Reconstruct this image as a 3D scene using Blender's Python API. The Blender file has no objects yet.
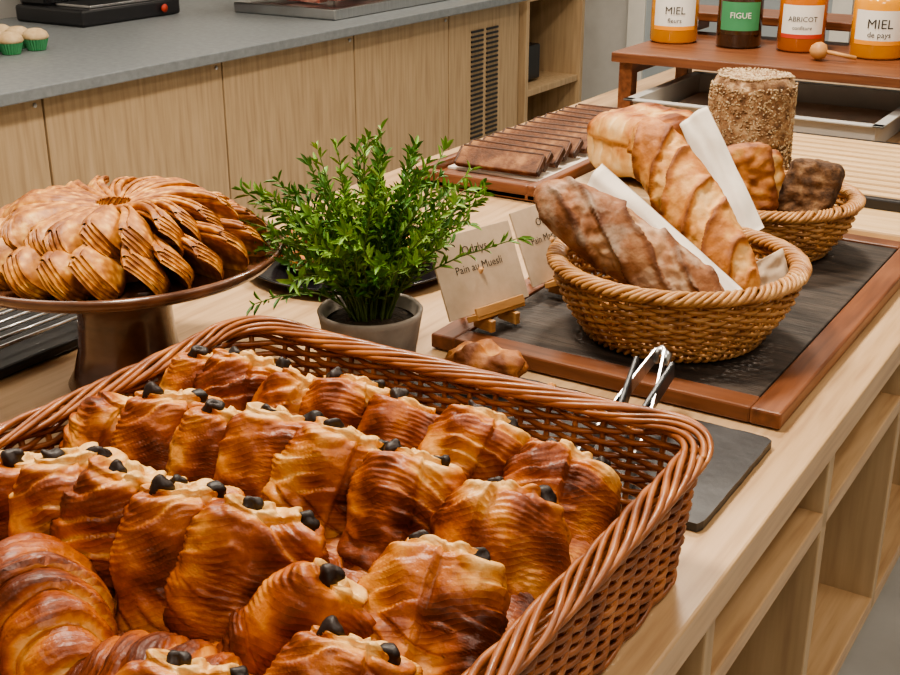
import bpy, bmesh, math, random
from mathutils import Vector, Matrix, noise
R=random.Random(7)
pi=math.pi
T=0.90
scene=bpy.context.scene
try:
    scene.view_settings.view_transform='AgX'
    scene.view_settings.look='AgX - Medium High Contrast'
    scene.view_settings.exposure=.12
except Exception as e: print(e)

# ---------------- materials ----------------
def newmat(name):
    m=bpy.data.materials.new(name); m.use_nodes=True
    nt=m.node_tree; b=nt.nodes['Principled BSDF']
    return m,nt,b
def ramp(nt,stops):
    r=nt.nodes.new('ShaderNodeValToRGB')
    e=r.color_ramp.elements
    while len(e)<len(stops): e.new(0.5)
    for i,(p,c) in enumerate(stops):
        e[i].position=p; e[i].color=(c[0],c[1],c[2],1)
    return r
def coords(nt,scale=(1,1,1),rot=(0,0,0)):
    tc=nt.nodes.new('ShaderNodeTexCoord'); mp=nt.nodes.new('ShaderNodeMapping')
    mp.inputs['Scale'].default_value=scale; mp.inputs['Rotation'].default_value=rot
    nt.links.new(tc.outputs['Object'],mp.inputs['Vector']); return mp
def noisy(name,stops,scale=20,stretch=(1,1,1),rough=.6,bump=.2,bscale=None,dist=.002,detail=6,coat=0,metal=0):
    m,nt,b=newmat(name)
    mp=coords(nt,stretch)
    n=nt.nodes.new('ShaderNodeTexNoise'); n.inputs['Scale'].default_value=scale; n.inputs['Detail'].default_value=detail
    nt.links.new(mp.outputs[0],n.inputs['Vector'])
    r=ramp(nt,stops); nt.links.new(n.outputs[0],r.inputs[0]); nt.links.new(r.outputs[0],b.inputs['Base Color'])
    b.inputs['Roughness'].default_value=rough; b.inputs['Metallic'].default_value=metal
    b.inputs['Coat Weight'].default_value=coat
    if bump:
        n2=nt.nodes.new('ShaderNodeTexNoise'); n2.inputs['Scale'].default_value=bscale or scale*2; n2.inputs['Detail'].default_value=4
        nt.links.new(mp.outputs[0],n2.inputs['Vector'])
        bp=nt.nodes.new('ShaderNodeBump'); bp.inputs['Strength'].default_value=bump; bp.inputs['Distance'].default_value=dist
        nt.links.new(n2.outputs[0],bp.inputs['Height']); nt.links.new(bp.outputs[0],b.inputs['Normal'])
    return m
def attrmat(name,stops,rough=.4,bump=.4,bscale=90,dist=.0015,coat=.2,mixn=.25,nscale=45,fine=0,lam=0,fr=(-.10,.22),flour=None):
    m,nt,b=newmat(name)
    mp=coords(nt)
    def math_(op,a,bb=None,c=None):
        x=nt.nodes.new('ShaderNodeMath'); x.operation=op
        for i,v in enumerate((a,bb,c)):
            if v is None: continue
            if isinstance(v,(int,float)): x.inputs[i].default_value=v
            else: nt.links.new(v,x.inputs[i])
        return x.outputs[0]
    at=nt.nodes.new('ShaderNodeAttribute'); at.attribute_name='toast'
    n=nt.nodes.new('ShaderNodeTexNoise'); n.inputs['Scale'].default_value=nscale; n.inputs['Detail'].default_value=8; n.inputs['Roughness'].default_value=.62
    nt.links.new(mp.outputs[0],n.inputs['Vector'])
    last=math_('ADD',at.outputs['Fac'],math_('MULTIPLY_ADD',n.outputs[0],mixn*2,-mixn))
    n2=nt.nodes.new('ShaderNodeTexNoise'); n2.inputs['Scale'].default_value=bscale; n2.inputs['Detail'].default_value=6
    nt.links.new(mp.outputs[0],n2.inputs['Vector'])
    hgt=n2.outputs[0]
    if lam:
        mp2=coords(nt,rot=(.25,.35,0))
        wv=nt.nodes.new('ShaderNodeTexWave'); wv.wave_type='BANDS'; wv.bands_direction='Z'; wv.wave_profile='SAW'
        wv.inputs['Scale'].default_value=lam; wv.inputs['Distortion'].default_value=9; wv.inputs['Detail'].default_value=3; wv.inputs['Detail Scale'].default_value=.35
        nt.links.new(mp2.outputs[0],wv.inputs['Vector'])
        gn=nt.nodes.new('ShaderNodeTexNoise'); gn.inputs['Scale'].default_value=26; gn.inputs['Detail'].default_value=2
        nt.links.new(mp.outputs[0],gn.inputs['Vector'])
        gm=nt.nodes.new('ShaderNodeMapRange'); gm.inputs[1].default_value=.38; gm.inputs[2].default_value=.6
        nt.links.new(gn.outputs[0],gm.inputs[0])
        wg=math_('MULTIPLY',wv.outputs['Fac'],gm.outputs[0])
        last=math_('ADD',last,math_('MULTIPLY_ADD',wg,.24,-.06))
        hgt=math_('MULTIPLY_ADD',wg,1.2,hgt)
    if fine:
        vo=nt.nodes.new('ShaderNodeTexVoronoi'); vo.inputs['Scale'].default_value=fine; vo.feature='SMOOTH_F1'
        nt.links.new(mp.outputs[0],vo.inputs['Vector'])
        mr=nt.nodes.new('ShaderNodeMapRange'); mr.inputs[1].default_value=.15; mr.inputs[2].default_value=.6; mr.inputs[3].default_value=fr[0]; mr.inputs[4].default_value=fr[1]
        nt.links.new(vo.outputs['Distance'],mr.inputs[0])
        last=math_('ADD',last,mr.outputs[0])
    r=ramp(nt,stops); nt.links.new(last,r.inputs[0]); col=r.outputs[0]
    if flour:
        fn_=nt.nodes.new('ShaderNodeTexNoise'); fn_.inputs['Scale'].default_value=flour[0]; fn_.inputs['Detail'].default_value=5
        nt.links.new(mp.outputs[0],fn_.inputs['Vector'])
        fm=nt.nodes.new('ShaderNodeMapRange'); fm.inputs[1].default_value=.48; fm.inputs[2].default_value=.68; fm.inputs[4].default_value=flour[1]
        nt.links.new(fn_.outputs[0],fm.inputs[0])
        mx=nt.nodes.new('ShaderNodeMixRGB'); mx.inputs[2].default_value=(.72,.60,.46,1)
        nt.links.new(fm.outputs[0],mx.inputs[0]); nt.links.new(col,mx.inputs[1]); col=mx.outputs[0]
    nt.links.new(col,b.inputs['Base Color'])
    b.inputs['Roughness'].default_value=rough; b.inputs['Coat Weight'].default_value=coat; b.inputs['Coat Roughness'].default_value=.3
    bp=nt.nodes.new('ShaderNodeBump'); bp.inputs['Strength'].default_value=bump; bp.inputs['Distance'].default_value=dist
    nt.links.new(hgt,bp.inputs['Height']); nt.links.new(bp.outputs[0],b.inputs['Normal'])
    return m
def plain(name,c,rough=.5,metal=0,coat=0):
    return noisy(name,[(.3,[x*.93 for x in c]),(.7,c)],scale=15,rough=rough,metal=metal,bump=0,coat=coat)
M={}
M['oak']=noisy('oak_wood',[(.25,(.38,.225,.115)),(.5,(.535,.35,.19)),(.75,(.615,.42,.245))],scale=6,stretch=(14,.9,14),rough=.3,bump=.08,bscale=30,dist=.001)
M['oakv']=noisy('oak_veneer',[(.25,(.37,.25,.145)),(.5,(.475,.34,.20)),(.75,(.55,.40,.245))],scale=5,stretch=(12,12,.8),rough=.5,bump=.05,bscale=30,dist=.001)
M['brown']=noisy('brown_wood',[(.25,(.09,.030,.013)),(.5,(.18,.064,.027)),(.8,(.28,.11,.048))],scale=6,stretch=(12,1,12),rough=.4,bump=.1,dist=.001)
M['brownx']=noisy('brown_wood_cross',[(.25,(.09,.030,.013)),(.5,(.17,.062,.027)),(.8,(.26,.10,.045))],scale=6,stretch=(1,12,12),rough=.4,bump=.1,dist=.001)
M['slate']=noisy('slate',[(.3,(.016,.012,.010)),(.7,(.070,.053,.042))],scale=10,stretch=(1.2,8,4),rough=.62,bump=.7,bscale=25,dist=.003)
M['slate2']=noisy('slate_plate',[(.3,(.014,.014,.016)),(.7,(.04,.04,.042))],scale=14,rough=.4,bump=.5,bscale=30,dist=.002)
M['wick']=noisy('brown_wicker',[(.25,(.12,.032,.009)),(.5,(.30,.095,.026)),(.8,(.48,.19,.06))],scale=28,rough=.38,bump=.4,bscale=120,dist=.001,coat=.15)
M['wick2']=noisy('honey_wicker',[(.25,(.26,.105,.032)),(.5,(.46,.225,.078)),(.8,(.64,.38,.165))],scale=35,rough=.45,bump=.4,bscale=120,dist=.001)
M['crust']=attrmat('pastry_crust',[(0.0,(.84,.50,.17)),(.22,(.69,.30,.058)),(.45,(.46,.135,.018)),(.68,(.28,.060,.009)),(1,(.10,.020,.005))],rough=.42,bump=.95,bscale=90,dist=.0024,coat=.12,mixn=.44,nscale=36,lam=66)
M['choc']=noisy('dark_chocolate',[(.3,(.008,.004,.003)),(.7,(.02,.009,.006))],scale=60,rough=.5,bump=.4)
M['bag']=attrmat('baguette_crust',[(0,(.82,.58,.29)),(.28,(.69,.37,.115)),(.55,(.48,.185,.042)),(1,(.19,.055,.013))],rough=.62,bump=1,bscale=80,dist=.003,coat=0,mixn=.34,nscale=50)
M['bag2']=attrmat('rustic_crust',[(0,(.68,.49,.33)),(.25,(.47,.27,.14)),(.55,(.28,.115,.046)),(1,(.11,.036,.013))],rough=.75,bump=1,bscale=80,dist=.003,coat=0,mixn=.34,nscale=50,flour=(30,.38))
M['brioche']=attrmat('loaf_crust',[(0,(.84,.64,.36)),(.4,(.70,.40,.14)),(.7,(.44,.155,.035)),(1,(.18,.05,.012))],rough=.6,bump=.7,coat=0,mixn=.3)
M['grain']=attrmat('grain_crust',[(0,(.55,.38,.22)),(.35,(.31,.18,.09)),(.65,(.18,.09,.042)),(1,(.07,.034,.016))],rough=.85,bump=1,bscale=130,dist=.004,coat=0,mixn=.6,nscale=120)
M['seed']=noisy('seeds',[(.35,(.24,.14,.07)),(.5,(.46,.33,.19)),(.65,(.62,.49,.32))],scale=60,rough=.7,bump=0)
M['crepe']=attrmat('crepe_batter',[(0,(.84,.54,.21)),(.3,(.73,.39,.10)),(.55,(.53,.22,.042)),(1,(.25,.08,.015))],rough=.5,bump=.7,bscale=130,coat=0,mixn=.42,nscale=80,fine=120,fr=(-.10,.34))
M['darkglaze']=noisy('dark_glazed_wood',[(.3,(.07,.028,.016)),(.7,(.19,.085,.048))],scale=5,stretch=(1,6,6),rough=.22,bump=.05,coat=.4)
M['pot']=noisy('concrete_pot',[(.3,(.26,.225,.19)),(.7,(.42,.365,.31))],scale=30,rough=.8,bump=.3)
M['soil']=noisy('soil',[(.3,(.015,.01,.006)),(.7,(.07,.045,.025))],scale=90,rough=.9,bump=1,dist=.004)
M['leaf']=noisy('leaf_green',[(.3,(.08,.20,.02)),(.5,(.18,.35,.045)),(.75,(.38,.54,.11))],scale=22,rough=.45,bump=.1)
M['leaf2']=noisy('leaf_dark',[(.3,(.035,.12,.015)),(.7,(.10,.25,.035))],scale=22,rough=.45,bump=.1)
M['stem']=plain('stem_green',(.13,.19,.05))
M['card']=noisy('kraft_card',[(.3,(.50,.385,.27)),(.7,(.58,.455,.325))],scale=60,rough=.8,bump=.05)
M['ink']=plain('ink',(.03,.025,.02),.7)
M['easel']=noisy('easel_wood',[(.3,(.42,.20,.07)),(.7,(.60,.33,.13))],scale=20,stretch=(1,1,5),rough=.5)
M['paper']=noisy('napkin_paper',[(.3,(.70,.62,.52)),(.7,(.80,.73,.63))],scale=30,rough=.85,bump=.3,bscale=50)
M['steel']=noisy('stainless_steel',[(.3,(.5,.5,.5)),(.7,(.65,.65,.65))],scale=8,stretch=(1,30,1),rough=.28,metal=1,bump=0)
M['greymetal']=noisy('grey_enamel',[(.3,(.42,.41,.39)),(.7,(.54,.53,.50))],scale=8,rough=.4,bump=0)
M['blackm']=plain('black_plastic',(.02,.02,.022),.35)
M['glossblack']=plain('gloss_black',(.012,.012,.014),.12)
M['stone']=noisy('grey_counter',[(.3,(.175,.19,.20)),(.7,(.23,.25,.26))],scale=50,rough=.45,bump=.03)
M['wall']=noisy('wall_paint',[(.3,(.62,.61,.58)),(.7,(.68,.67,.64))],scale=12,rough=.9,bump=.05)
M['bluegrey']=noisy('blue_grey_panel',[(.3,(.36,.41,.44)),(.7,(.44,.49,.52))],scale=2,rough=.35,bump=0)
M['ceil']=noisy('ceiling_paint',[(.3,(.75,.74,.72)),(.7,(.8,.79,.77))],scale=10,rough=.9,bump=0)
M['floor']=noisy('floor_grey',[(.3,(.42,.41,.39)),(.7,(.52,.51,.49))],scale=5,rough=.35,bump=.03)
M['honey']=plain('honey',(.78,.33,.025),.12,coat=.8)
M['amber']=plain('amber_jam',(.55,.16,.015),.12,coat=.8)
M['darkjam']=plain('dark_jam',(.05,.025,.012),.12,coat=.8)
M['label']=plain('label_white',(.82,.80,.74),.6)
M['green']=plain('green_paper',(.06,.28,.12),.6)
M['red']=plain('label_red',(.55,.06,.03),.6)
M['orange']=plain('label_orange',(.85,.33,.03),.6)
M['gold']=noisy('gold_lid',[(.3,(.6,.42,.15)),(.7,(.75,.55,.22))],metal=1,rough=.3,bump=0)
M['slat']=noisy('pale_beech',[(.3,(.56,.36,.17)),(.7,(.72,.51,.28))],scale=6,stretch=(1,12,12),rough=.5,bump=.05)
M['cakeb']=noisy('toasted_slice',[(.3,(.045,.016,.007)),(.5,(.15,.055,.02)),(.7,(.34,.16,.06))],scale=32,rough=.6,bump=.7,bscale=150)
M['cakec']=noisy('toasted_slice_crust',[(.3,(.025,.010,.005)),(.7,(.10,.035,.013))],scale=40,rough=.5,bump=.6,bscale=120)
M['ham']=noisy('cured_ham',[(.3,(.5,.1,.07)),(.6,(.7,.35,.28)),(.8,(.85,.7,.6))],scale=25,rough=.4,bump=.2)
M['muffin']=noisy('muffin',[(.3,(.55,.38,.2)),(.7,(.72,.55,.33))],scale=40,rough=.7,bump=.4)
g,gnt,gb=newmat('clear_glass'); gb.inputs['Transmission Weight'].default_value=1; gb.inputs['Roughness'].default_value=.02; gb.inputs['Base Color'].default_value=(.95,.97,.97,1); gb.inputs['IOR'].default_value=1.2
M['glass']=g

# ---------------- mesh builder ----------------
class MB:
    def __init__(s): s.v=[];s.f=[];s.m=[];s.a=[];s.sm=[];s.mats=[]
    def mi(s,k):
        if k not in s.mats: s.mats.append(k)
        return s.mats.index(k)
    def add(s,verts,faces,mat,X=None,attr=None,smooth=True):
        o=len(s.v); i=s.mi(mat)
        for k,p in enumerate(verts):
            p=Vector(p)
            if X is not None: p=X@p
            s.v.append(p); s.a.append(attr[k] if attr else .4)
        for f in faces: s.f.append([o+q for q in f]); s.m.append(i); s.sm.append(smooth)
    def box(s,c,size,mat,X=None,bev=.002,seg=2):
        bm=bmesh.new(); bmesh.ops.create_cube(bm,size=1)
        bmesh.ops.scale(bm,vec=size,verts=bm.verts)
        b=min(bev,min(size)*.45)
        if b>0: bmesh.ops.bevel(bm,geom=bm.edges[:],offset=b,segments=seg,affect='EDGES',profile=.5)
        bm.verts.ensure_lookup_table()
        vs=[v.co+Vector(c) for v in bm.verts]; fs=[[v.index for v in f.verts] for f in bm.faces]
        bm.free(); s.add(vs,fs,mat,X,smooth=False)
    def tube(s,pts,r,mat,n=6,closed=False,X=None,cap=True):
        pts=[Vector(p) for p in pts]; N=len(pts); vs=[];fs=[]
        nrm=None
        for i,p in enumerate(pts):
            if closed: t=(pts[(i+1)%N]-pts[i-1])
            else: t=pts[min(i+1,N-1)]-pts[max(i-1,0)]
            t.normalize()
            if nrm is None:
                nrm=t.cross(Vector((0,0,1)))
                if nrm.length<.2: nrm=t.cross(Vector((0,1,0)))
            nrm=(nrm-t*nrm.dot(t)).normalized(); b=t.cross(nrm)
            rr=r(i/(N-1)) if callable(r) else r
            for k in range(n):
                a=2*pi*k/n; vs.append(p+nrm*math.cos(a)*rr+b*math.sin(a)*rr)
        for i in range(N if closed else N-1):
            j=(i+1)%N
            for k in range(n):
                k2=(k+1)%n; fs.append([i*n+k,i*n+k2,j*n+k2,j*n+k])
        if not closed and cap:
            fs.append(list(range(n))[::-1]); fs.append([(N-1)*n+k for k in range(n)])
        s.add(vs,fs,mat,X)
    def lathe(s,prof,mat,n=48,X=None,c=(0,0,0),attr=None,smooth=True):
        vs=[];fs=[]
        for r,z in prof:
            for k in range(n):
                a=2*pi*k/n; vs.append((c[0]+r*math.cos(a),c[1]+r*math.sin(a),c[2]+z))
        for i in range(len(prof)-1):
            for k in range(n):
                k2=(k+1)%n; fs.append([i*n+k,i*n+k2,(i+1)*n+k2,(i+1)*n+k])
        if prof[0][0]>1e-5: fs.append(list(range(n))[::-1])
        if prof[-1][0]>1e-5: fs.append([(len(prof)-1)*n+k for k in range(n)])
        s.add(vs,fs,mat,X,smooth=smooth)
    def mesh(s,name):
        me=bpy.data.meshes.new(name); me.from_pydata([tuple(p) for p in s.v],[],s.f)
        for k in s.mats: me.materials.append(M[k])
        me.polygons.foreach_set('material_index',s.m); me.polygons.foreach_set('use_smooth',s.sm)
        at=me.attributes.new('toast','FLOAT','POINT'); at.data.foreach_set('value',s.a)
        me.update(); return me
    def obj(s,name,loc=(0,0,0),X=None):
        return place(s.mesh(name),name,loc,X)
def place(me,name,loc=(0,0,0),X=None):
    o=bpy.data.objects.new(name,me); scene.collection.objects.link(o)
    W=Matrix.Translation(loc)
    if X is not None: W=W@X
    o.matrix_world=W
    return o
def RX(d): return Matrix.Rotation(math.radians(d),4,'X')
def RY(d): return Matrix.Rotation(math.radians(d),4,'Y')
def RZ(d): return Matrix.Rotation(math.radians(d),4,'Z')
def TR(x,y,z): return Matrix.Translation((x,y,z))
def nz(p,s,o=0): return noise.noise(Vector((p[0]*s+o,p[1]*s+o*1.7,p[2]*s-o)))

def resample(pts,n,closed):
    P=pts+[pts[0]] if closed else pts
    L=[0]
    for i in range(1,len(P)): L.append(L[-1]+math.dist(P[i],P[i-1]))
    out=[];j=0
    cnt=n if closed else n-1
    for i in range(n):
        d=L[-1]*i/cnt
        while j<len(L)-2 and L[j+1]<d: j+=1
        q=(d-L[j])/max(1e-9,L[j+1]-L[j]); out.append(tuple(P[j][k]*(1-q)+P[j+1][k]*q for k in range(2)))
    return out
def supercross(w,t,p,n):
    pts=[]
    for i in range(400):
        a=2*pi*i/400; c,s=math.cos(a),math.sin(a); r=(abs(c/w)**p+abs(s/t)**p)**(-1/p); pts.append((r*c,r*s))
    return resample(pts,n,True)
def superprof(w,l,p,n):
    pts=[]
    for i in range(401):
        a=pi/2-pi*i/400; c,s=max(0,math.cos(a)),math.sin(a); r=(abs(c/w)**p+abs(s/l)**p)**(-1/p); pts.append((r*c,r*s))
    return [(a/w,b) for a,b in resample(pts,n,False)]
def blob(mb,mat,w,t,l,pc,pl,fn,nu=56,nv=48,X=None):
    cs=supercross(w,t,pc,nu); pr=superprof((w+t)/2,l,pl,nv)
    vs=[];at=[]
    for i,(r,z) in enumerate(pr):
        for j,(cx,cy) in enumerate(cs):
            p=Vector((cx*r,cy*r,z))
            nd=Vector((cx/w/w*r,cy/t/t*r,z/l/l*(abs(z/l)**4)+1e-6)); nd.normalize()
            res=fn(p,nd,r,z/l,math.atan2(cy/t,cx/w))
            q=p+nd*res[0]
            if len(res)>2: q=q+Vector(res[2])
            vs.append(q); at.append(res[1])
    fs=[]
    for i in range(nv-1):
        for j in range(nu):
            k=(j+1)%nu; fs.append([i*nu+j,(i+1)*nu+j,(i+1)*nu+k,i*nu+k])
    mb.add(vs,fs,mat,X,at)

# ---------------- room ----------------
def roombox(name,c,size,mat,bev=0):
    mb=MB(); mb.box((0,0,0),size,mat,bev=bev); return mb.obj(name,c)
roombox('floor',(-1,2.4,-.05),(6.4,8.2,.1),'floor')
roombox('ceiling',(-1,2.4,2.85),(6.4,8.2,.1),'ceil')
roombox('wall_left',(-4.1,2.4,1.4),(.1,8.2,2.8),'wall')
roombox('wall_right',(2.1,2.4,1.4),(.1,8.2,2.8),'wall')
roombox('wall_back',(-1,6.45,1.4),(6.1,.1,2.8),'wall')
roombox('wall_front',(-1,-1.65,1.4),(6.1,.1,2.8),'wall')
mb=MB()
mb.box((0,0,1.05),(1.0,.05,2.1),'bluegrey'); mb.box((-.55,0,1.08),(.1,.08,2.16),'label'); mb.box((.55,0,1.08),(.1,.08,2.16),'label'); mb.box((0,0,2.17),(1.2,.08,.1),'label')
mb.box((-.3,-.04,1.0),(.02,.03,.5),'steel')
mb.obj('door_1',(-2.2,6.35,0))
mb=MB()
for k in range(4): mb.box((.0+k*.75,0,1.1),(.73,.04,2.2),'bluegrey')
mb.obj('glass_partition',(-1.15,6.3,0))

# back counter
mb=MB()
mb.box((-.6,1.75,.885),(1.26,6.6,.035),'stone',bev=.004)
mb.box((-.63,1.75,.43),(1.15,6.6,.86),'oakv')
ys=[-1.3,-.6,.12,.85,1.57,2.29,3.03,3.76,4.43,5.04]
for a,b in zip(ys[:-1],ys[1:]):
    mb.box((-.045,(a+b)/2,.45),(.022,b-a-.008,.82),'oakv',bev=.002)
    mb.box((-.033,(a+b)/2,.04),(.01,b-a,.07),'blackm',bev=0)
for a in ys[1:-1:1]:
    mb.lathe([(.005,0),(.007,.003),(.005,.005),(0,.005)],'steel',n=12,X=TR(-.034,a-.03,.84)@RY(90))
for k in range(2):
    for i in range(28):
        mb.box((-.032,4.66+k*.13,.20+i*.021),(.008,.10,.009),'blackm',bev=0)
mb.obj('back_counter_cabinet',(-2.74,0,0))
# tall open shelf
mb=MB()
mb.box((0,-.29,1.1),(.6,.03,2.2),'oakv'); mb.box((0,.29,1.1),(.6,.03,2.2),'oakv'); mb.box((-.29,0,1.1),(.02,.58,2.2),'oakv')
for z in (.1,.42,.86,1.3,1.75,2.19): mb.box((0,0,z),(.58,.56,.03),'oakv')
mb.box((.02,-.08,.53),(.35,.24,.17),'blackm',bev=.01); mb.box((.02,.1,.96),(.3,.2,.16),'blackm',bev=.02)
mb.obj('open_shelf_unit',(-3.06,5.39,0))

# coffee machine
mb=MB()
mb.box((0,0,.03),(.36,.50,.06),'blackm',bev=.01); mb.box((-.1,0,.22),(.16,.46,.34),'glossblack',bev=.02); mb.box((.02,0,.40),(.36,.50,.12),'glossblack',bev=.02)
mb.box((.08,0,.066),(.18,.40,.01),'steel')
for y in (-.13,.13):
    mb.lathe([(.03,-.05),(.034,0),(.034,.03),(0,.03)],'steel',n=20,X=TR(.10,y,.33)); mb.tube([(.10,y,.31),(.2,y,.30)],.012,'blackm',n=8)
mb.lathe([(.012,0),(.016,.01),(0,.012)],'red',n=16,X=TR(.185,.15,.03)@RY(90))
mb.obj('coffee_machine',(-3.68,3.36,T+.004))
# glass display case
mb=MB()
mb.box((0,0,.02),(.5,.9,.04),'steel',bev=.005)
for x in (-.24,.24):
    mb.box((x,0,.17),(.006,.88,.25),'glass',bev=0)
for y in (-.44,.44): mb.box((0,y,.17),(.48,.006,.25),'glass',bev=0)
mb.box((0,0,.30),(.5,.9,.012),'steel',bev=.002)
for i in range(46):
    mb.box((R.uniform(-.18,.2),R.uniform(-.38,.38),.05+R.random()*.03),(.09,.06,.012),'ham',X=None,bev=.005)
mb.obj('glass_display_case',(-3.10,4.2,T+.004))
mb=MB()
for i in range(3):
    for j in range(3):
        c=(i*.085,j*.1,0)
        prof=[(.026,0),(.037,.035)]
        vs=[]
        for (r,z) in prof:
            for k in range(48):
                a=2*pi*k/48; rr=r+(.002 if k%2 else -.001); vs.append((c[0]+rr*math.cos(a),c[1]+rr*math.sin(a),z))
        fs=[[k,(k+1)%48,48+(k+1)%48,48+k] for k in range(48)]+[list(range(48))[::-1]]
        mb.add(vs,fs,'green',smooth=False)
        mb.lathe([(.035,.033),(.042,.042),(.036,.056),(.02,.066),(0,.069)],'muffin',n=24,c=c)
mb.obj('muffin_tray',(-3.40,2.47,T+.004))

# ---------------- serving table ----------------
mb=MB()
x0,x1=-1.375,-.285; ya,yb=-.6,3.6; yc=(ya+yb)/2; yl=yb-ya
mb.box(((x0+x1)/2,yc,T-.02),(x1-x0,yl,.04),'oak',bev=.003)
zb=.38
mb.box(((x0+x1)/2,yc,.745),(x1-x0-.03,yl-.02,.025),'oak')
mb.box(((x0+x1)/2,yc,zb+.015),(x1-x0-.03,yl-.02,.03),'oak')
mb.box(((x0+x1)/2-.1,yc,(T+zb)/2-.02),(.02,yl-.04,T-zb-.06),'oakv')
mb.box((x0+.02,yc,(T+zb)/2-.01),(.02,yl-.04,T-zb-.05),'oakv')
for k in range(11):
    y=max(ya+.02,-.66+k*.4)
    mb.box((-.52,y,(zb+T)/2-.01),(.44,.025,T-zb-.03),'oakv')
mb.box(((x0+x1)/2,yc,zb/2),(x1-x0-.35,yl-.3,zb),'greymetal')
mb.obj('serving_table')

# ---------------- wicker ----------------
def rrect(hx,hy,r,n):
    pts=[]
    for cx,cy,a0 in ((hx-r,hy-r,0),(-hx+r,hy-r,90),(-hx+r,-hy+r,180),(hx-r,-hy+r,270)):
        for k in range(25):
            a=math.radians(a0+90*k/24); pts.append((cx+r*math.cos(a),cy+r*math.sin(a)))
    return resample(pts,n,True)
def path_norm(pts):
    N=len(pts);out=[]
    for i in range(N):
        a=pts[i-1];b=pts[(i+1)%N]; t=Vector((b[0]-a[0],b[1]-a[1])); t.normalize(); out.append((t.y,-t.x))
    return out
def wicker(mb,path,mat,nst,z0,z1,rows,flare,rw,rs,strands=5,rimR=.009,rimr=.0045,turns=24,flat=.6,jit=.0012,lift=None):
    n=nst*4; P=resample(path,n,True); N=path_norm(P)
    dz=(z1-z0)/rows
    lf=lift or (lambda x,y:0)
    for i in range(rows):
        q0=(i+.5)/rows; z=z0+dz*(i+.5); f=flare(q0); sg=1 if i%2 else -1
        pts=[]
        ph=R.random()*10; rr=rw*R.uniform(.88,1.1)
        for k in range(n):
            o=f+sg*(rw+rs)*.75*math.cos(pi*k/4)+jit*.6*noise.noise(Vector((k*.23,ph,3)))
            x=P[k][0]+N[k][0]*o; y=P[k][1]+N[k][1]*o
            zz=z+jit*noise.noise(Vector((k*.11,ph,i)))+q0*q0*lf(x,y)
            pts.append((x,y,zz))
        mb.tube(pts,rr,mat,n=6,closed=True)
    for k in range(0,n,4):
        pts=[]
        for q in range(7):
            f=flare(q/6); x=P[k][0]+N[k][0]*f; y=P[k][1]+N[k][1]*f; pts.append((x,y,z0+(z1-z0)*q/6+(q/6)**2*lf(x,y)))
        mb.tube(pts,rs,mat,n=5)
    n2=n*2; P2=resample(path,n2,True); N2=path_norm(P2); f=flare(1)
    for s in range(strands):
        pts=[]; rj=rimr*R.uniform(.85,1.12)
        for k in range(n2):
            a=2*pi*(turns*k/n2+s/strands)+.5*noise.noise(Vector((k*.02,s,5)))
            o=f+rimR*math.cos(a)*1.2; x=P2[k][0]+N2[k][0]*o; y=P2[k][1]+N2[k][1]*o
            pts.append((x,y,z1+rimR*.4+rimR*flat*math.sin(a)+lf(x,y)))
        mb.tube(pts,rj,mat,n=7,closed=True)
    for s in range(2):
        pts=[]
        for k in range(n2):
            a=2*pi*(turns*2*k/n2+s/2); o=flare(0)+.004*math.cos(a); pts.append((P2[k][0]+N2[k][0]*o,P2[k][1]+N2[k][1]*o,z0+.004*math.sin(a)))
        mb.tube(pts,rimr*.9,mat,n=6,closed=True)
bcx,bcy=-.568,.60; hx,hy=.248,.308
mb=MB()
wicker(mb,rrect(hx,hy,.04,400),'wick',76,.008,.125,21,lambda q:.014*q**1.1,.0027,.0030,strands=8,rimR=.0095,rimr=.0030,turns=9,flat=.55,
       lift=lambda x,y:.010*(min(1,abs(x)/.26)*min(1,abs(y)/.33))**6)
mb.box((0,0,.006),(2*hx-.01,2*hy-.01,.008),'wick',bev=.003)
for i in range(60):
    x=-hx+.01+i*(2*hx-.02)/59; mb.tube([(x,-hy+.01,.010),(x,hy-.01,.010)],.003,'wick',n=5)
mb.obj('wicker_pastry_basket',(bcx,bcy,T+.001))

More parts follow.
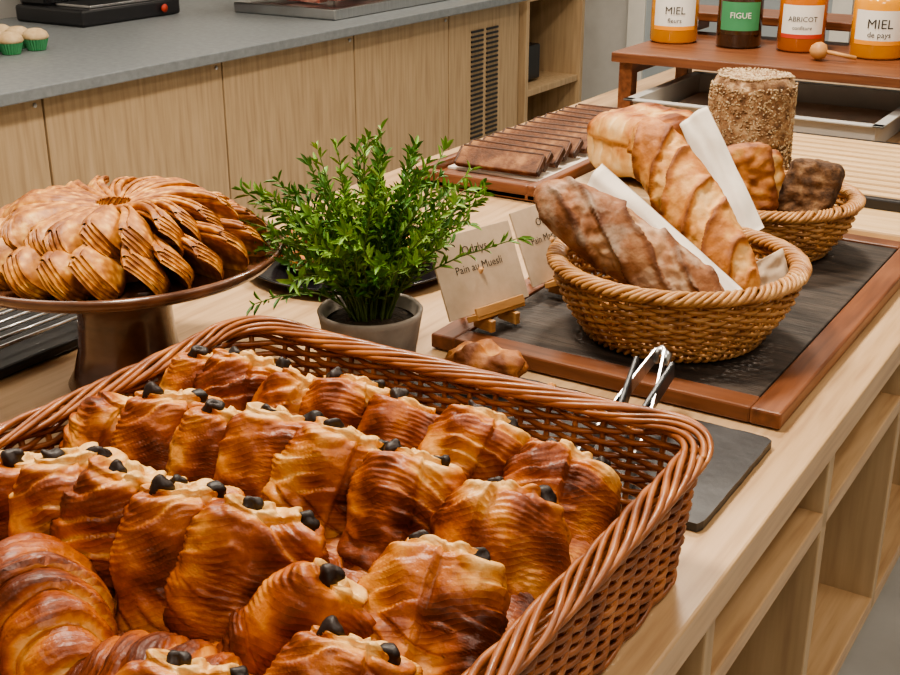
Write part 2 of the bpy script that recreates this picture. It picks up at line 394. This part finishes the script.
# ---------------- pastries ----------------
def frac(x): return x-math.floor(x)
def sstep(a,b,x):
    t=min(1,max(0,(x-a)/(b-a))); return t*t*(3-2*t)
def pain(seed,w=.050,t=.032,l=.058,k=0):
    mb=MB()
    th0=R.uniform(-2.6,-.6); ang=R.choice([-1,1])*R.uniform(.15,.5); Nb=R.uniform(2.8,3.8)
    sgn=1 if k%2 else -1
    spots=[(sgn*R.uniform(.34,.52),1.0)]+([(-sgn*R.uniform(.3,.5),.8)] if k%3 else [])
    yo=-.20*t
    def fn(p,nd,r,zn,th):
        big=nz(p,18,seed)*.0070+nz(p,48,seed+3)*.0028+nz(p,120,seed+2)*.0009
        warp=nz(p,22,seed+5)*.8+nz(p,70,seed+1)*.15
        c=p.x/w
        q=(abs(zn)+ang*c*.35+.35*c*c)*Nb+warp+seed
        fr=frac(q)
        lip=sstep(-.1,.85,fr)*(1-sstep(.95,1,fr))
        gate=sstep(-.15,.35,nz(p,16,seed+21)+.28*abs(zn)-.05)
        q2=frac((abs(zn)+ang*c*.35+.35*c*c)*Nb*4.3+warp*2.6)
        fine=sstep(0,.7,q2)*(1-sstep(.82,1,q2))*sstep(-.3,.15,nz(p,22,seed+31))
        d=big+lip*.0044*gate*min(1,r*1.3)+fine*.0014
        fl=frac((th-th0)/(2*pi)); d+=.008*(fl-.5)*sstep(.3,.8,r)
        cap=sstep(.75,.2,r)
        if abs(zn)>.78:
            ro=frac(r*2.4+th/(2*pi)+nz(p,40,seed)*.25)
            d+=(sstep(0,.7,ro)*(1-sstep(.88,1,ro))-.5)*.005*sstep(1.0,.7,r)*sstep(.78,.92,abs(zn))
        a=.55+.14*lip*gate+.10*fine+.66*nz(p,24,seed+9)-.40*cap-.20*sstep(.86,1,abs(zn))-(.22*gate if (fr<.05 or fr>.95) else 0)-.08*sstep(.45,1,abs(zn))
        if zn>.5:
            for sx,sc in spots:
                dd=math.hypot(p.x-sx*w,(p.y-yo)*1.1)
                if .008<dd<.020: d+=.0035*math.sin((dd-.008)/.012*pi); a-=.22*math.sin((dd-.008)/.012*pi)
        return d,max(-.05,min(1.05,a))
    blob(mb,'crust',w,t,l,2.8,3.2,fn,nu=108,nv=124)
    for sx,sc in spots:
        X=TR(sx*w,yo+R.uniform(-.003,.003),l*.97)@RX(15+R.uniform(-20,20))@RY(sx*28)
        s2=seed+sx
        blob(mb,'choc',.0088*sc,.0058*sc,.0105*sc,2.6,3,lambda p,nd,r,zn,th:(nz(p,130,s2)*.0055,.5),nu=18,nv=16,X=X)
    return mb.mesh('pain_au_chocolat')
variants=[pain(s*3.3+1,w=.044+.004*(s%3),t=.029+.003*(s%2),l=.054+.003*((s*2)%3),k=s) for s in range(12)]
P=[ # x,y,h,spin,tilt,roll
(-.752,.552,.092,60,16,6),(-.698,.556,.100,58,14,-6),(-.642,.558,.102,50,18,6),(-.588,.562,.098,50,20,-6),(-.535,.575,.096,38,24,8),(-.470,.550,.084,40,30,34),(-.395,.610,.086,18,42,-10),
(-.768,.668,.092,56,24,7),(-.718,.684,.096,48,22,-8),(-.666,.690,.098,48,26,5),(-.614,.700,.096,38,28,-5),(-.560,.712,.092,30,30,8),(-.490,.712,.086,20,34,-4),(-.398,.712,.084,28,42,-8),
(-.772,.785,.092,54,26,4),(-.722,.790,.094,44,26,-8),(-.670,.796,.090,40,30,8),(-.622,.812,.084,42,32,-8),(-.570,.822,.078,30,36,3),(-.505,.832,.074,24,42,6),(-.405,.820,.070,32,50,-14),
(-.400,.495,.072,20,40,0),(-.47,.43,.07,30,30,0)]
for ix in range(4):
    for iy in range(4): P.append((-.74+ix*.115,.44+iy*.115,.045,R.uniform(-12,12),88,R.uniform(-4,4)))
for i,(x,y,h,sp,ti,ro) in enumerate(P):
    X=RY(ro)@RX(-ti)@RZ(sp+R.uniform(-7,7))
    place(variants[(i*7+i//3)%12],'pain_au_chocolat',(x,y,T+h),X)
def croissant(seed,l=.088,w=.046,t=.042):
    mb=MB()
    def fn(p,nd,r,zn,th):
        q=abs(zn+.05)*4.2+.30*math.cos(th)+nz(p,18,seed)*.35
        fr=frac(q); lip=(1-sstep(.93,1,fr))*sstep(0,.7,fr)
        q2=frac(q*5.5+nz(p,40,seed)*.8)
        d=nz(p,16,seed)*.008+nz(p,60,seed)*.0016+lip*.0068*sstep(0,.5,r)+.0016*q2*sstep(-.3,.2,nz(p,24,seed+8))
        a=.56+.20*lip+.12*q2+.65*nz(p,22,seed+2)-(.25 if fr<.07 or fr>.95 else 0)
        return d,max(0,min(1,a)),(-.030*zn*zn*1.2,0,0)
    blob(mb,'crust',w,t,l,2,1.75,fn,nu=96,nv=150)
    return mb.mesh('croissant')
sw=[croissant(2.2),croissant(7.1),croissant(11.4)]
for i,(x,y,h,yaw,ro,tip) in enumerate([(-.640,.470,.096,-25,200,8),(-.515,.455,.072,20,190,-6),(-.745,.455,.085,-60,200,0),(-.70,.375,.066,-10,190,0),(-.56,.37,.062,10,190,0),(-.43,.36,.062,0,190,0)]):
    place(sw[i%3],'croissant',(x,y,T+h),RZ(yaw)@RY(90+tip)@RZ(ro))

# ---------------- crepes on cake stand ----------------
mb=MB()
prof=[(.072,0),(.074,.006),(.066,.02),(.058,.05),(.055,.09),(.058,.12),(.068,.138),(.10,.144),(.165,.150),(.182,.156),(.192,.168),(.188,.172),(.180,.164),(.165,.158),(0,.156)]
mb.lathe(prof,'darkglaze',n=96)
cs=(-1.045,.945,T+.001)
mb.obj('cake_stand',cs)
def zig(W,gap,layers,th):
    c=[]
    for k in range(layers):
        z=k*gap; d=1 if k%2==0 else -1
        for q in range(7): c.append((d*(-W/2+W*q/6),z))
        if k<layers-1:
            for q in range(1,5):
                a=-pi/2+pi*q/5; c.append((d*(W/2+math.cos(a)*gap/2*1.2),z+gap/2+math.sin(a)*gap/2))
    N=len(c)
    nn=[]
    for i in range(N):
        a=c[max(0,i-1)];b=c[min(N-1,i+1)]; t=Vector((b[0]-a[0],b[1]-a[1])).normalized(); nn.append((-t.y*th/2,t.x*th/2))
    return [ (c[i][0]+nn[i][0],c[i][1]+nn[i][1]) for i in range(N)]+[(c[i][0]-nn[i][0],c[i][1]-nn[i][1]) for i in range(N-1,-1,-1)]
def crepe(mb,X,L,seed,w0=.016,w1=.062,layers=4,arch=.012,gap=.0044,th=.0038,rnd=.016):
    NS=22; vs=[];fs=[];at=[]; K=None
    tw=R.uniform(-.25,.25)
    for s in range(NS):
        u=s/(NS-1); W=w0+(w1-w0)*u
        if u>.88: W*=1-.14*((u-.88)/.12)**2
        cs=zig(W,gap,layers,th); K=len(cs)
        for j,(a,z) in enumerate(cs):
            e=a/(W/2); lay=round(z/gap)
            xx=L*u-rnd*u*e*e-.0035*u*lay+.002*u*noise.noise(Vector((seed,e,lay*3.1)))
            zz=z+.0015*noise.noise(Vector((u*3+seed,e*1.2,lay)))*(.3+u)+arch*math.sin(u*pi)+tw*.01*e*u-.004*e*e*u
            vs.append((xx,a,zz)); 
            at.append(.42+.5*noise.noise(Vector((u*6+seed,a*50,z*70)))+(.16 if abs(e)>.93 else 0)+.12*(s>NS-3))
    for s in range(NS-1):
        for j in range(K):
            k=(j+1)%K; fs.append([s*K+j,s*K+k,(s+1)*K+k,(s+1)*K+j])
    for s,fl in ((0,1),(NS-1,0)):
        for j in range(K//2-1):
            q=[s*K+j,s*K+j+1,s*K+K-2-j,s*K+K-1-j]; fs.append(q if fl else q[::-1])
    mb.add(vs,fs,'crepe',X,at)
mb=MB()
N1=22
for i in range(N1):
    a=360*i/N1+R.uniform(-3,3)
    X=RZ(a)@TR(.030,0,.030)@RY(3+R.uniform(-2,2))@RX(-52+R.uniform(-5,5))@TR(0,0,-.010)
    crepe(mb,X,.140+R.uniform(-.008,.008),i*1.7,w1=.066+R.uniform(-.004,.004),arch=.008)
N2=20
for i in range(N2):
    a=360*i/N2+7+R.uniform(-4,4)
    X=RZ(a)@TR(.018,0,.056)@RY(6+R.uniform(-3,3))@RX(-56+R.uniform(-7,7))@TR(0,0,-.008)
    crepe(mb,X,.118+R.uniform(-.010,.008),i*2.3+50,w0=.016,w1=.056,arch=.012)
mb.lathe([(.10,0),(.10,.02),(.06,.035),(0,.04)],'crepe',n=40)
mb.obj('folded_crepes',(cs[0],cs[1],T+.160))

# wire rack
mb=MB()
mb.box((0,0,.008),(.17,.24,.014),'blackm',bev=.004)
for i in range(7): mb.tube([(-.07+i*.0233,-.10,.035),(-.07+i*.0233,.10,.035)],.0025,'steel')
for y in (-.10,.10): mb.tube([(-.07,y,.015),(-.07,y,.035),(.07,y,.035),(.07,y,.015)],.004,'steel')
mb.obj('wire_cooling_rack',(-1.265,.93,T+.001))

# ---------------- plant ----------------
mb=MB()
mb.lathe([(.046,0),(.050,.004),(.0625,.078),(.064,.084),(.0615,.087),(.0575,.084),(.0545,.070),(0,.072)],'pot',n=64)
mb.lathe([(.054,.071),(.03,.077),(0,.079)],'soil',n=40)
R2=random.Random(21)
for s in range(145):
    az=R2.uniform(0,2*pi); lean=R2.uniform(.02,.86); Ln=R2.uniform(.13,.225)*(1-.04*lean)
    dv=abs((az-math.radians(10)+pi)%(2*pi)-pi)
    if dv<1.0: lean*=.80
    p=Vector((math.cos(az)*.026*R2.random(),math.sin(az)*.026*R2.random(),.074))
    d=Vector((math.cos(az)*lean*.62,math.sin(az)*lean*.62,1)).normalized()
    pts=[p.copy()]; K=20
    for k in range(K):
        d=(d+Vector((math.cos(az)*.055*lean,math.sin(az)*.055*lean,-.020*lean*k/8))+Vector((R2.uniform(-.10,.10),R2.uniform(-.10,.10),R2.uniform(-.05,.05)))).normalized()
        p=p+d*Ln/K; pts.append(p.copy())
    mb.tube(pts,lambda u:.0015*(1-.6*u),'stem',n=5)
    lm='leaf' if R2.random()<.72 else 'leaf2'
    for k in range(5,K+1):
        t=(pts[k]-pts[k-1]).normalized()
        for q in range(2 if k<K else 4):
            a=R2.uniform(0,2*pi); side=t.orthogonal().normalized(); side=Matrix.Rotation(a,3,t)@side
            dr=(side*R2.uniform(.5,1)+t*R2.uniform(.4,1.0)+Vector((0,0,.1))).normalized()
            ln=R2.uniform(.011,.021); wd=ln*R2.uniform(.10,.16); wv=dr.cross(t); 
            if wv.length<.1: wv=dr.orthogonal()
            wv.normalize(); up=wv.cross(dr)*ln*.12
            b=pts[k]
            vs=[b,b+dr*ln*.35+wv*wd+up,b+dr*ln*.72+wv*wd*.8+up,b+dr*ln,b+dr*ln*.72-wv*wd*.8+up,b+dr*ln*.35-wv*wd+up,b+dr*ln*.5]
            mb.add(vs,[[0,1,6],[1,2,6],[2,3,6],[3,4,6],[4,5,6],[5,0,6]],lm,smooth=True)
mb.obj('potted_herb_plant',(-.812,1.118,T+.001))

# black plate with pastries behind plant
mb=MB()
mb.lathe([(.10,0),(.15,.006),(.172,.016),(.174,.019),(.168,.018),(.145,.010),(0,.008)],'glossblack',n=80)
mb.obj('black_serving_plate',(-1.08,1.45,T+.001))
for i in range(9):
    a=i*45; r=.10 if i<8 else 0
    me=MB(); sd=i*2.1
    blob(me,'crust',.040,.022,.014,2.3,2.5,lambda p,nd,r,zn,th:(nz(p,60,sd)*.006+.002*frac(p.x*120),.5+.5*nz(p,40,sd)),nu=36,nv=20)
    me.obj('mini_pastry',(-1.08+r*math.cos(math.radians(a)),1.45+r*math.sin(math.radians(a)),T+.029),RZ(a+90))

# ---------------- slate plate, bread piece, tongs ----------------
mb=MB()
n=120; vs=[];fs=[]
base=rrect(.21,.1075,.006,n)
for z in (0,.009):
    for i,(x,y) in enumerate(base):
        k=1+.006*noise.noise(Vector((i*.7,z*200,1))); vs.append((x*k,y*(1+.03*noise.noise(Vector((i*.5,z*200,4)))),z))
fs=[[i,(i+1)%n,n+(i+1)%n,n+i] for i in range(n)]+[list(range(n))[::-1],[n+i for i in range(n)]]
mb.add(vs,fs,'slate2',smooth=False)
mb.obj('slate_board',(-.54,1.080,T+.001))
me=MB(); sd=23.1
blob(me,'bag',.048,.030,.024,2.4,2.3,lambda p,nd,r,zn,th:(nz(p,40,sd)*.014+nz(p,110,sd)*.004,.78+.8*nz(p,45,sd)),nu=70,nv=40)
me.obj('bread_piece',(-.665,1.140,T+.038),RZ(15))
me=MB()
for i in range(34):
    s=R.uniform(.003,.009); s3=i*1.9
    blob(me,'bag',s,s*.7,s*.5,2,2,lambda p,nd,r,zn,th:(nz(p,200,s3)*.003,.5+.3*nz(p,90,s3)),nu=10,nv=8,X=TR(R.gauss(0,.035),R.gauss(0,.012),s*.5)@RZ(R.uniform(0,180)))
me.obj('bread_crumbs',(-.57,1.145,T+.0105))
mb=MB()
for sg in (-1,1):
    vs=[];fs=[];K=28
    for k in range(K):
        u=k/(K-1); x=sg*(.005+.022*math.sin(u*pi*.5)); y=-.11+.22*(1-u)
        wd=.009 if u<.78 else .009+.009*math.sin((u-.78)/.22*pi*.8)
        for a,b in ((-.0012,-wd),(.0012,-wd),(.0012,wd),(-.0012,wd)): vs.append((x+a,y,b))
    for k in range(K-1):
        for q in range(4): fs.append([k*4+q,k*4+(q+1)%4,k*4+4+(q+1)%4,k*4+4+q])
    fs+= [[0,1,2,3],[K*4-4,K*4-3,K*4-2,K*4-1]]
    mb.add(vs,fs,'steel',smooth=False)
    mb.box((sg*.0125,.045,0),(.006,.09,.022),'blackm',bev=.002,X=RZ(-sg*5))
mb.tube([(-.006,.106,-.008),(-.007,.114,0),(0,.120,.002),(.007,.114,0),(.006,.106,-.008)],.006,'steel',n=8)
mb.obj('serving_tongs',(-.455,1.090,T+.048),RZ(8)@RX(13))

# ---------------- wooden tray with mat ----------------
mb=MB()
tx0,tx1,ty0,ty1=-.795,-.335,1.225,1.955
cx,cy=(tx0+tx1)/2,(ty0+ty1)/2; w=tx1-tx0; h=ty1-ty0
mb.box((0,0,.007),(w-.01,h-.01,.012),'brown')
bw=.036
for s in (-1,1):
    mb.box((s*(w-bw)/2,0,.011),(bw,h,.020),'brown',bev=.003); mb.box((0,s*(h-bw)/2,.0112),(w-2*bw+.002,bw,.020),'brownx',bev=.003)
mb.box((0,0,.0145),(w-2*bw-.004,h-2*bw-.004,.009),'slate',bev=.002)
mb.obj('wooden_serving_tray',(cx,cy,T+.001))

# ---------------- bread baskets ----------------
def circle(r,n=400,e=1): return [(r*math.cos(2*pi*k/n),r*e*math.sin(2*pi*k/n)) for k in range(n)]
def roundbasket(loc,rb,rt,h,nst,rot=0,e=1):
    mb=MB()
    wicker(mb,circle(rb,e=e),'wick2',nst,.005,h,int(h/.0052),lambda q:(rt-rb)*math.sin(q*pi/2*.95)**.9,.0026,.0028,strands=6,rimR=.0085,rimr=.0032,turns=16,flat=.7,jit=.002)
    mb.lathe([(rb-.002,0),(rb-.002,.006),(0,.007)],'wick2',n=60,X=Matrix.Diagonal((1,e,1,1)))
    for q in range(1,14):
        r=rb*q/14; mb.tube([(r*math.cos(2*pi*k/48),e*r*math.sin(2*pi*k/48),.008) for k in range(48)],.0035,'wick2',closed=True)
    return mb.obj('wicker_bread_basket',loc,RZ(rot))
zt=T+.0235
roundbasket((-.536,1.400,zt),.110,.152,.092,44)
roundbasket((-.552,1.81,zt),.092,.130,.080,38)

def baguette(name,A,B,rad,seed,mat,cuts=4,spin=0,flat=.9,pl=2.6,sl=.9,base=.45,depth=.006,cutcol=-.25,na=.3):
    A=Vector(A);B=Vector(B); l=(B-A).length/2; mb=MB()
    def fn(p,nd,r,zn,th):
        d=nz(p,12,seed)*.005+nz(p,45,seed)*.002+nz(p,120,seed)*.001
        face=math.sin(th)
        wv=nz(p,20,seed+6)*.10+nz(p,60,seed+7)*.06
        q=(zn*cuts/2+.5+sl*math.cos(th)*.5+wv)
        fr=abs(frac(q)-.5)*2
        g=sstep(-.1,.3,face)*sstep(.95,.75,abs(zn))
        cut=sstep(.62,.72,fr)*g
        lip=sstep(.30,.60,fr)*(1-sstep(.60,.65,fr))*g
        d+=-depth*cut*(.7+.6*nz(p,90,seed+2))+depth*.9*lip
        a=base+na*nz(p,16,seed+4)+.42*lip+cutcol*cut+.2*nz(p,55,seed+8)
        return d,max(0,min(1,a))
    blob(mb,mat,rad,rad*flat,l,2.1,pl,fn,nu=96,nv=220)
    q=(B-A).to_track_quat('Z','Y').to_matrix().to_4x4()
    return mb.obj(name,(A+B)/2,q@RZ(spin))
baguette('rustic_baguette',(-.455,1.360,T+.074),(-.70,1.330,T+.205),.040,3.1,'bag2',cuts=2.0,spin=-60,pl=2.4,sl=1.1,base=.58,cutcol=-.20)
baguette('baguette',(-.445,1.418,T+.074),(-.655,1.533,T+.258),.043,8.2,'bag',cuts=3.2,spin=-60,pl=2.4,sl=.9,base=.52,cutcol=-.26,na=.25)

def sheet(name,A,B,wid,curl,nrm=(.5,-.8,.5),mat='paper'):
    A=Vector(A);B=Vector(B);d=(B-A);L=d.length;d.normalize();n=Vector(nrm);n=(n-d*n.dot(d)).normalized();s=d.cross(n)
    mb=MB();K=30;J=18;vs=[];fs=[]
    for side in (0,1):
        for i in range(K):
            for j in range(J):
                u=i/(K-1);v=j/(J-1)-.5; w2=wid*(.75+.35*u); a=v*curl*(1.25-.4*u)
                rr=w2/curl
                p=d*(L*(u-.5)+.012*v)+s*(rr*math.sin(a))+n*(rr*(math.cos(a)-1)+.006*noise.noise(Vector((u*4,v*4,curl)))-side*.0025)
                vs.append(p)
    for i in range(K-1):
        for j in range(J-1):
            a=i*J+j; fs.append([a,a+1,a+J+1,a+J]); o=K*J; fs.append([o+a,o+a+J,o+a+J+1,o+a+1])
    o=K*J
    for i in range(K-1):
        for j in (0,J-1):
            a=i*J+j; fs.append([a,a+J,o+a+J,o+a])
    for j in range(J-1):
        for i in (0,K-1):
            a=i*J+j; fs.append([a,a+1,o+a+1,o+a])
    mb.add(vs,fs,mat); return mb.obj(name,(A+B)/2)
sheet('paper_napkin',(-.448,1.372,T+.088),(-.662,1.405,T+.208),.056,1.7)
sheet('paper_napkin',(-.50,1.585,T+.11),(-.622,1.65,T+.252),.055,1.5)
sheet('kraft_napkin',(-.415,1.44,T+.08),(-.437,1.453,T+.125),.05,1.0,mat='card')

def chunk(name,mat,loc,dims,rot,seed,p=6,base=.7,crumb=.18):
    mb=MB()
    def fn(q,nd,r,zn,th):
        f=sstep(.75,.95,-nd.y)
        return nz(q,22,seed)*.006+nz(q,80,seed)*.0035*(1+f),(base*(1-f)+crumb*f)+.5*nz(q,60,seed)
    blob(mb,mat,dims[0],dims[1],dims[2],p,p+1,fn,nu=80,nv=64)
    return mb.obj(name,loc,rot)
chunk('grain_bread_chunk','bag',(-.578,1.772,T+.135),(.042,.036,.052),RZ(28)@RX(-10)@RY(-8),5.5,base=.95,crumb=.62)
chunk('dark_rye_chunk','grain',(-.492,1.818,T+.120),(.040,.034,.045),RZ(10)@RX(-12)@RY(8),9.5,base=.95,crumb=.70)
chunk('grain_bread_chunk','bag',(-.60,1.875,T+.11),(.040,.036,.045),RX(10)@RY(-8)@RZ(60),15.5,base=.8)

# seeded loaf
mb=MB()
sd=4.4; hl=.098; rl=.074
blob(mb,'grain',rl,rl,hl,2,7,lambda q,nd,r,zn,th:(nz(q,18,sd)*.007+nz(q,120,sd)*.003-.006*(zn<-.2),.42+.6*nz(q,70,sd)),nu=80,nv=70)
for i in range(3400):
    a=R.uniform(0,2*pi); z=R.uniform(-hl*.95,hl*.9)
    if R.random()<.25:
        rr=rl*math.sqrt(R.random())*.9; p=Vector((rr*math.cos(a),rr*math.sin(a),hl)); n=Vector((0,0,1))
    else:
        p=Vector((rl*math.cos(a),rl*math.sin(a),z*.95)); n=Vector((math.cos(a),math.sin(a),0))
    p=p+n*nz(p,18,sd)*.007
    t=Matrix.Rotation(R.uniform(0,6.28),3,n)@n.orthogonal().normalized(); b=n.cross(t); L=.0032;W=.0016
    mb.add([p+t*L,p+b*W,p-t*L,p-b*W,p+n*.0022,p-n*.003],[[0,1,4],[1,2,4],[2,3,4],[3,0,4],[1,0,5],[2,1,5],[3,2,5],[0,3,5]],'seed')
mb.obj('seeded_loaf',(-.690,2.120,T+.038+hl))

# brioche loaf (pre-sliced)
mb=MB(); sd2=6.6
def brf(q,nd,r,zn,th):
    s=abs(frac(q.x/.028+.5)-.5)*2
    slit=sstep(.80,1,s)*(1 if abs(q.x)<.09 else 0)
    f=sstep(.8,.97,abs(nd.x)); 
    return nz(q,16,sd2)*.012+nz(q,60,sd2)*.003+(.010*math.cos(q.x/.098*1.5) if zn>.3 else 0)-.006*slit, .34+.55*sstep(.1,.8,zn)*(.7+.9*nz(q,20,sd2))+.45*nz(q,26,sd2)-.35*slit-.2*f
blob(mb,'brioche',.098,.085,.056,4.5,4,brf,nu=160,nv=60)
mb.obj('brioche_loaf',(-.895,2.13,T+.081),RZ(-18))
mb=MB(); mb.box((0,0,.008),(.20,.26,.015),'oakv',bev=.003); mb.obj('wooden_loaf_board',(-.905,2.13,T+.001))

# slatted board tray
mb=MB(); w,h=.46,.60
mb.box((0,0,.009),(w,h,.016),'slat',bev=.004)
for s in (-1,1):
    mb.box((s*(w/2-.01),.06,.026),(.018,h-.14,.02),'blackm',bev=.003)
for y in (-h/2+.14,h/2-.012): mb.box((0,y,.026),(w-.02,.018,.02),'blackm',bev=.003)
for i in range(11):
    mb.box((0.0,-h/2+.172+i*.040,.027),(w-.045,.024,.018),'slat',bev=.004)
mb.obj('slatted_bread_board',(-.56,2.305,T+.001)) 

# toasted bread tray
mb=MB()
w,h=.27,.70
mb.box((0,0,.008),(w,h,.012),'brown')
for s in (-1,1):
    mb.box((s*(w/2-.01),0,.016),(.02,h,.030),'brown',bev=.004); mb.box((0,s*(h/2-.01),.016),(w-.036,.02,.0298),'brownx',bev=.004)
mb.box((0,0.03,.0165),(w-.05,h-.12,.004),'paper',bev=0)
mb.obj('wooden_bread_tray',(-1.145,2.26,T+.001))
for i in range(12):
    me=MB()
    L=.175+R.uniform(-.01,.008)
    me.box((0,0,0),(L,.013,.046),'cakeb',bev=.004,seg=3)
    me.box((0,0,.0225),(L-.004,.0145,.006),'cakec',bev=.0025,seg=2)
    for s in (-1,1): me.box((s*L/2,0,0),(.006,.0145,.042),'cakec',bev=.0025)
    me.obj('toasted_bread_slice',(-1.145+R.uniform(-.008,.008),2.01+i*.044,T+.021+.022),RZ(R.uniform(-5,5))@RX(-52+R.uniform(-4,4)))

# ---------------- sign cards ----------------
def textmesh(body,size):
    cu=bpy.data.curves.new('t','FONT'); cu.body=body; cu.size=size; cu.align_x='CENTER'; cu.resolution_u=2
    o=bpy.data.objects.new('t',cu); scene.collection.objects.link(o)
    dg=bpy.context.evaluated_depsgraph_get(); me=o.evaluated_get(dg).to_mesh()
    vs=[v.co.copy() for v in me.vertices]; fs=[list(p.vertices) for p in me.polygons]
    o.evaluated_get(dg).to_mesh_clear(); bpy.data.objects.remove(o); bpy.data.curves.remove(cu)
    return vs,fs
def card(lines,loc,rot,wd=.142):
    mb=MB()
    X=TR(0,0,.018)@RX(-24)
    mb.box((0,0,.054),(wd,.003,.106),'card',X=X,bev=.0005)
    for t,sz,z in lines:
        vs,fs=textmesh(t,sz)
        mb.add([(v.x,-.0022,v.y+z) for v in vs],fs,'ink',X=X,smooth=False)
    for s in (-1,1):
        mb.box((s*.022,.005,.035),(.008,.006,.085),'easel',X=X,bev=.001)
    mb.box((0,-.010,-.004),(.085,.022,.008),'easel',X=X,bev=.001)
    mb.box((0,-.0205,.002),(.085,.004,.012),'easel',X=X,bev=.001)
    mb.tube([(0,.018,.07),(0,.055,.002)],.0035,'easel',n=8)
    for s in (-1,1): mb.box((s*.022,-.012,.008),(.008,.034,.016),'easel',bev=.001)
    mb.obj('sign_card',loc,rot)
card([('Odalys',.016,.078),('Pain au Muesli',.0145,.055)],(-.745,1.292,zt+.0015),RZ(90-16),wd=.142)
card([('Odalys',.016,.078),('Pain Maracaibo',.0145,.055)],(-.728,1.462,zt+.0015),RZ(90-8),wd=.136)

# ---------------- jar shelf ----------------
mb=MB()
mb.box((0,.22,.13),(1.0,.46,.024),'brownx',bev=.003)
for x in (-.47,0.47):
    mb.box((x,.03,.059),(.035,.035,.118),'brown'); mb.box((x,.40,.059),(.035,.035,.118),'brown'); mb.box((x,.215,.10),(.02,.34,.03),'brown')
mb.box((0,.455,.19),(1.0,.17,.022),'brownx',bev=.003)
for x in (-.47,0,.47): mb.box((x,.455,.161),(.03,.15,.036),'brown')
mb.obj('wooden_riser_shelf',(-.765,2.775,T+.001))
def jar(loc,cont,labelm,accent,text,r=.054,h=.175,face=0):
    mb=MB()
    mb.lathe([(r*.9,0),(r,.006),(r,h*.72),(r*.93,h*.80),(r*.80,h*.86),(r*.80,h*.90),(0,h*.90)],cont,n=48)
    mb.lathe([(r*.84,h*.87),(r*.86,h*.88),(r*.86,h*1.0),(r*.82,h*1.02),(0,h*1.02)],'gold' if labelm!='green' else 'blackm',n=48)
    def band(z0,z1,a0,a1,rr,m):
        vs=[];K=24
        for k in range(K+1):
            a=math.radians(a0+(a1-a0)*k/K)
            for z in (z0,z1): vs.append((rr*math.sin(a),-rr*math.cos(a),z))
        mb.add(vs,[[2*k,2*k+2,2*k+3,2*k+1] for k in range(K)],m)
    band(.034,.112,-55,55,r+.0008,labelm)
    band(.034,.044,-55,55,r+.0014,accent)
    for i,(t,sz,z) in enumerate(text):
        vs,fs=textmesh(t,sz)
        rr=r+.0022
        mb.add([(rr*math.sin(v.x/rr),-rr*math.cos(v.x/rr),v.y+z) for v in vs],fs,'ink' if labelm!='green' else 'label',smooth=False)
    mb.obj('preserve_jar',loc,RZ(face))
zs=T+.1435
jar((-1.205,3.01,zs),'honey','label','orange',[('MIEL',.026,.074),('fleurs',.016,.053)],r=.060,face=22)
jar((-1.035,3.015,zs),'darkjam','green','darkjam',[('FIGUE',.020,.074)],r=.055,face=20)
jar((-.885,3.035,zs),'amber','label','red',[('ABRICOT',.017,.074),('confiture',.013,.055)],r=.057,face=17)
jar((-.700,3.03,zs),'honey','label','orange',[('MIEL',.030,.072),('de pays',.018,.052)],r=.064,face=14)
jar((-.50,3.03,zs),'honey','label','orange',[('MIEL',.028,.072)],r=.062,face=12)
mb=MB()
mb.lathe([(0,-.022),(.012,-.018),(.020,-.006),(.021,.004),(.015,.016),(0,.02)],'easel',n=24,X=RY(90)); mb.tube([(.01,0,0),(.085,.0,-.012)],.005,'easel',n=8)
mb.obj('honey_dipper',(-.80,2.90,zs+.0215),RZ(10))
# grey metal tray
mb=MB()
w,h,d=.56,.42,.055
mb.box((0,0,.003),(w,h,.004),'greymetal')
for s in (-1,1):
    mb.box((s*(w/2-.002),0,d/2),(.005,h,d),'greymetal',bev=.001); mb.box((0,s*(h/2-.002),d/2),(w,.005,d),'greymetal',bev=.001)
    mb.box((s*(w/2+.006),0,d),(.024,h+.036,.004),'greymetal',bev=.001); mb.box((0,s*(h/2+.006),d),(w+.036,.024,.004),'greymetal',bev=.001)
mb.box((0,0,.008),(w-.03,h-.03,.006),'paper')
mb.obj('metal_food_tray',(-.875,2.87,T+.001))

# ---------------- lights ----------------
def area(loc,rot,sx,sy,pw,col=(1,.89,.75)):
    l=bpy.data.lights.new('ceiling_lamp','AREA'); l.shape='RECTANGLE'; l.size=sx; l.size_y=sy; l.energy=pw; l.color=col
    o=bpy.data.objects.new('ceiling_lamp',l); o.location=loc; o.rotation_euler=rot; scene.collection.objects.link(o)
area((-1.0,2.5,2.7),(0,0,0),.3,.3,38)
area((-1.1,1.0,2.7),(0,0,0),.3,.3,42)
area((.5,1.8,2.7),(0,math.radians(15),0),.5,1.4,16)
area((-2.6,1.8,2.7),(0,0,0),.6,2.5,22)
area((-2.2,4.6,2.7),(0,0,0),1.5,1.5,36)
area((.4,-.3,2.6),(math.radians(25),math.radians(12),0),.6,.6,14)
w=bpy.data.worlds.new('world'); scene.world=w; w.use_nodes=True
w.node_tree.nodes['Background'].inputs[0].default_value=(1,.93,.85,1); w.node_tree.nodes['Background'].inputs[1].default_value=.15

cam=bpy.data.cameras.new('camera'); co=bpy.data.objects.new('camera',cam); scene.collection.objects.link(co)
co.location=(0,0,1.5); co.rotation_euler=(math.radians(90-21.8),0,math.radians(32)); cam.lens=48.8; cam.sensor_width=36; cam.clip_start=.05
scene.camera=co
